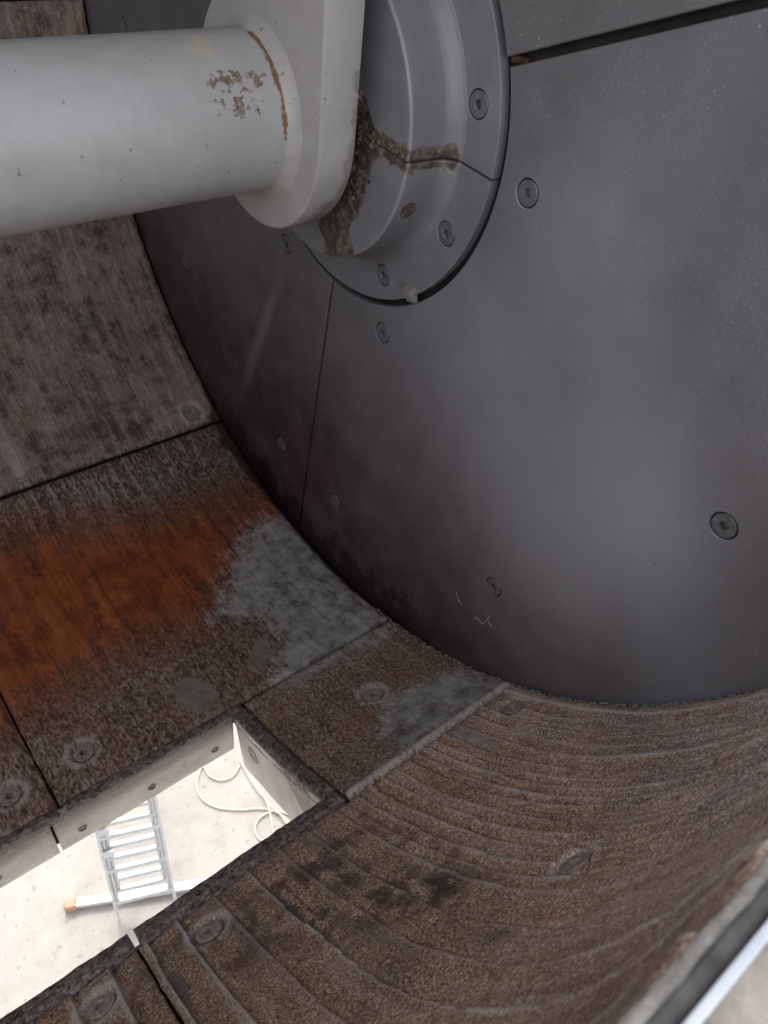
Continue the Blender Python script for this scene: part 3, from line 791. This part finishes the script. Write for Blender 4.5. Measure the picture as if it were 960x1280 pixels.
half(-173.0, 7.0, [-149.7, -110.1, -70, -30], 'lower housing half with yellow-brown cement residue')
half(7.0, 187.0, [169.8, 130, 90, 50, 20], 'upper housing half with clean grey paint')
# crumbs of dried cement on the lower front of the housing and in the gap by the clamp
bm = bmesh.new()
rr = random.Random(8)
for i in range(26):
    a = rr.gauss(-125, 26); r = rr.uniform(.118, .205) if abs(a + 115) < 14 else rr.uniform(.112, .165)
    rock_into(bm, (-.0805 - rr.uniform(0, .004), *pol(r, a)), rr.choice([.0015, .002, .002, .003, .004]), 100 + i, .35)
for i in range(22):
    a = rr.uniform(158, 222); rock_into(bm, (-.0815 - rr.uniform(0, .008), *pol(rr.uniform(.108, .126), a)), rr.choice([.002, .003, .005]), 400 + i)
for i in range(26):                                  # on the split line
    r = rr.uniform(.135, .212); a = -175.5 + rr.gauss(0, 1.2)
    rock_into(bm, (-.0808 - rr.uniform(0, .002), *pol(r, a)), rr.choice([.002, .003, .005]), 700 + i, .6)
me = bpy.data.meshes.new('m'); bm.to_mesh(me); bm.free()
o = link('cement_residue', me, M['crud'], hous); o['kind'] = 'stuff'
# cement chip stuck across the ring gap
q = at_x((511, 366), -.006)
bm = bmesh.new()
pr = [at_x(p, -.0045) for p in [(498, 357), (510, 354), (521, 359), (522, 379), (517, 380), (513, 374), (504, 372)]]
vs = [bm.verts.new(Vector(p)) for p in pr]; vt = [bm.verts.new(Vector(p + (np.array(q) - p) * .35) + Vector((-.009, 0, 0))) for p in pr]
for i in range(len(vs)): bm.faces.new((vs[i], vs[(i + 1) % len(vs)], vt[(i + 1) % len(vs)], vt[i]))
bm.faces.new(vt); bm.faces.new(vs[::-1]); bmesh.ops.recalc_face_normals(bm, faces=bm.faces[:])
me = bpy.data.meshes.new('m'); bm.to_mesh(me); bm.free()
tag(link('cement_chip', me, M['chip']), 'small grey cement chip stuck at the bottom edge of the ring housing', 'cement chip')

# ------------------------------------------------------------------ shaft
shaft = empty('mixer_shaft', (-1.2, 0, -.1), 'thick pale grey painted round shaft welded to a clamp plate', 'shaft')
R0 = .0995
YEL = [(lambda q: (q[0], rad(q[1])))(xth(p, R0, True)) for p in [(222, 42), (268, 42), (272, 70), (262, 78), (236, 66)]]
BRN = [[(lambda q: (q[0], rad(q[1])))(xth(p, R0, True)) for p in L] for L in (
    [(272, 90), (292, 88), (308, 100), (306, 112), (284, 116), (272, 104)], [(310, 90), (326, 92), (328, 106), (316, 110), (308, 98)], [(278, 122), (312, 118), (312, 132), (300, 148), (282, 136)])]
def unw(s): return (s + pi * 2) % (2 * pi)
YEL = [(x, unw(s)) for x, s in YEL]; BRN = [[(x, unw(s)) for x, s in L] for L in BRN]
U = np.concatenate([np.linspace(X_END, -.5, 60), np.linspace(-.495, -.12, 110)]); S = np.linspace(0, 2 * pi, 160, endpoint=False)
at = dict(yellow=lambda x, s: poly_mask(x, s, YEL, .05) * (x > -.6),
          brown=lambda x, s: np.maximum.reduce([poly_mask(x, s, p, .05) for p in BRN]) * 1.15,
          rust=lambda x, s: 1.1 * np.exp(-((x + .193 - .004 * (fbm(s * 9, x * 0, 3) - .5)) / .0048) ** 2) * sm(rad(92), rad(104), s) * (1 - sm(rad(176), rad(196), s)))
def shaft_fn(x, s):
    r = R0 + (fbm(x * 6, s * 2, 3) - .5) * .0006
    return x, r * np.cos(s), r * np.sin(s)
link('shaft_tube', grid_mesh(U, S, shaft_fn, at, None, True, True), M['shaft'], shaft)
def weld_fn(u, s):
    # concave weld fillet from tube to plate
    t = u; lump = (fbm(s * 22, t * 3, 3) - .5) * .0018 * np.sin(pi * np.clip(t, 0, 1))
    x = -.1985 + .0225 * t ** .8 - lump; r = R0 - .0008 + .0195 * t ** 2.2 + lump
    return x, r * np.cos(s), r * np.sin(s)
at = dict(yellow=lambda u, s: 0 * u, brown=lambda u, s: 0 * u,
          rust=lambda u, s: (np.exp(-((u - .16) / .13) ** 2) * 1.05 + .15 * np.exp(-((u - .5) / .3) ** 2)) * sm(rad(92), rad(104), s) * (1 - sm(rad(172), rad(190), s)))
link('weld_bead', grid_mesh(np.linspace(0, 1, 14), S, weld_fn, at, None, True, True), M['clamp'], shaft)
# clamp plate: round hub drawn out into the root of a mixing arm
def line_x(z): return -.1544 - .065 * (z + .0054)
outl = arc(.1545, 75, -178, 2.0)
outl += [(line_x(.10), .10), (line_x(.34), .34), (line_x(.34) + .03, .37), (.03, .37), (.045, .34), (.043, .152)]
cl = link('clamp_plate', curve_plate(outl, [], -.1775, -.120, .0035), M['clamp'], shaft, True)
cl.data.set_sharp_from_angle(angle=rad(38))
# collar between the clamp and the housing
def collar_fn(x, s): return x, (.1065 + 0 * x) * np.cos(s), (.1065 + 0 * x) * np.sin(s)
link('collar', grid_mesh(np.linspace(-.125, -.03, 6), S, collar_fn, None, None, True, True), M['gap'], shaft)

# ------------------------------------------------------------------ small fibres stuck on the wall
def fibre(pts, label):
    P = smooth_path([at_x(p, -.0006) for p in pts], 5)
    tag(link('fibre', tube_mesh(P, .0005, 5), M['fibre']), label, 'fibre', 'fibres stuck on the wall')
fibre([(592, 776), (595, 771), (599, 776), (604, 780), (609, 774), (612, 770), (610, 776), (615, 784)], 'curled pale fibre stuck on the dark wear plate below its bolt')
fibre([(570, 740), (572, 748), (577, 756)], 'short straight pale fibre stuck on the dark wear plate')

# ------------------------------------------------------------------ ladder under the opening
BL = Vector(at_z((147, 1150), GZ)); BR = Vector(at_z((222, 1131), GZ))
lad = empty('ladder', (BL + BR) / 2, 'aluminium folding ladder standing on the pale ground below the opening', 'ladder')
wdir = (BR - BL).normalized(); W = (BR - BL).length
u = Vector((.10, .22, 1.0)); u = (u - wdir * u.dot(wdir)).normalized(); nrm = wdir.cross(u).normalized()
if nrm.y > 0: nrm = -nrm
def obox(name, c, ax, half, mat, parent, bev=.003):
    me = box_mesh([-h for h in half], half, bev, 1)
    m = Matrix((ax[0], ax[1], ax[2])).transposed()
    me.transform(m.to_4x4()); me.transform(Matrix.Translation(c))
    return link(name, me, mat, parent)
LEN = 2.5
for sec in range(3):
    off = nrm * (-.012 * sec); inset = .020 * sec
    for sd_ in (-1, 1):
        base = (BL if sd_ < 0 else BR) + wdir * (-sd_ * (inset + .008)) + off + u * (.03 + .10 * sec)
        obox('rail', base + u * LEN / 2, (wdir, nrm, u), (.009, .016, LEN / 2), M['alu'], lad)
    for k in range(9):
        c = (BL + BR) / 2 + off + u * (.16 + .086 * sec + .28 * k)
        obox('rung', c, (wdir, nrm, u), (W / 2 - .012 - inset, .015, .013), M['alu'], lad)
for px_ in ((146, 1067), (203, 1003), (146, 1078)):
    pass
for k, t in ((-1, .78), (-1, .60), (1, 1.25)):
    obox('guide_bracket', (BL if k < 0 else BR) + wdir * (-k * .045) + u * t + nrm * .022, (wdir, nrm, u), (.030, .010, .022), M['alu'], lad)
s0 = Vector(at_z((84, 1131), GZ + .035)); s1 = Vector(at_z((247, 1106), GZ + .035)); s1 = s0 + (s1 - s0) * 1.35
sd_ = (s1 - s0).normalized(); up = Vector((0, 0, 1)); pn = up.cross(sd_)
stb = obox('stabiliser_bar', (s0 + s1) / 2, (sd_, pn, up), ((s1 - s0).length / 2 - .03, .026, .018), M['alu'], lad)
for c, k in ((s0, 1), (s1, -1)):
    obox('rubber_end_cap', c + sd_ * k * .02, (sd_, pn, up), (.036, .034, .030), M['orange'], stb, .008)
# rear prop of the folding ladder
top = (BL + BR) / 2 + u * (LEN - .05)
foot = top + Vector((.25, .75, 0)); foot.z = GZ
pu = (top - foot).normalized(); pnn = wdir.cross(pu).normalized(); plen = (top - foot).length
for sd_ in (-1, 1):
    obox('rear_rail', (top + foot) / 2 + wdir * sd_ * (W / 2 - .03), (wdir, pnn, pu), (.010, .018, plen / 2), M['alu'], lad)
for k in range(8):
    obox('rear_rung', foot + pu * (.25 + .28 * k), (wdir, pnn, pu), (W / 2 - .045, .014, .014), M['alu'], lad)

# ------------------------------------------------------------------ hose
HZ = GZ + .013
def gp(p): return at_z(p, HZ)
path = smooth_path([gp(p) for p in [(300, 956), (291, 970), (276, 975), (262, 970), (254, 958), (249, 966), (246, 982), (253, 999), (271, 1009), (297, 1012), (330, 1011), (352, 1019), (362, 1034), (345, 1048), (326, 1050), (319, 1036), (324, 1023), (340, 1014), (356, 1016), (372, 1026)]], 8)
tag(link('hose', tube_mesh(path, .0058, 8), M['hose']), 'pale yellow hose lying in wide loops on the ground', 'hose')
path = smooth_path([np.array(gp(p)) + np.array([0, 0, .024 if 0 < i < 5 else .0]) for i, p in enumerate([(300, 950), (309, 968), (320, 985), (334, 1003), (350, 1020), (366, 1038)])], 8)
tag(link('hose', tube_mesh(path, .0058, 8), M['hose']), 'pale yellow hose end running straight across the looped hose', 'hose')
path = smooth_path([np.array(gp(p)) + np.array([0, 0, .048 if 0 < i < 3 else .02]) for i, p in enumerate([(326, 990), (333, 1004), (338, 1022), (342, 1044)])], 8)
tag(link('hose', tube_mesh(path, .0055, 8), M['hose']), 'short pale hose piece crossing the tangle under the chute end', 'hose')
pf = link('platform', box_mesh((-3.2, -2.4, -1.26), (2.4, -1.06, -1.2), .004), M['platform']); pf['kind'] = 'structure'
# hood out of view over the far part, added and shaped to steer light (open towards the camera side)
link('unseen_hood', box_mesh((-1.0, -.6, .85), (.03, 1.02, .87)), M['unseen_hood'], trough)
link('unseen_hood', box_mesh((X_END, -.1, .85), (-1.003, 1.02, .87)), M['unseen_hood'], trough)
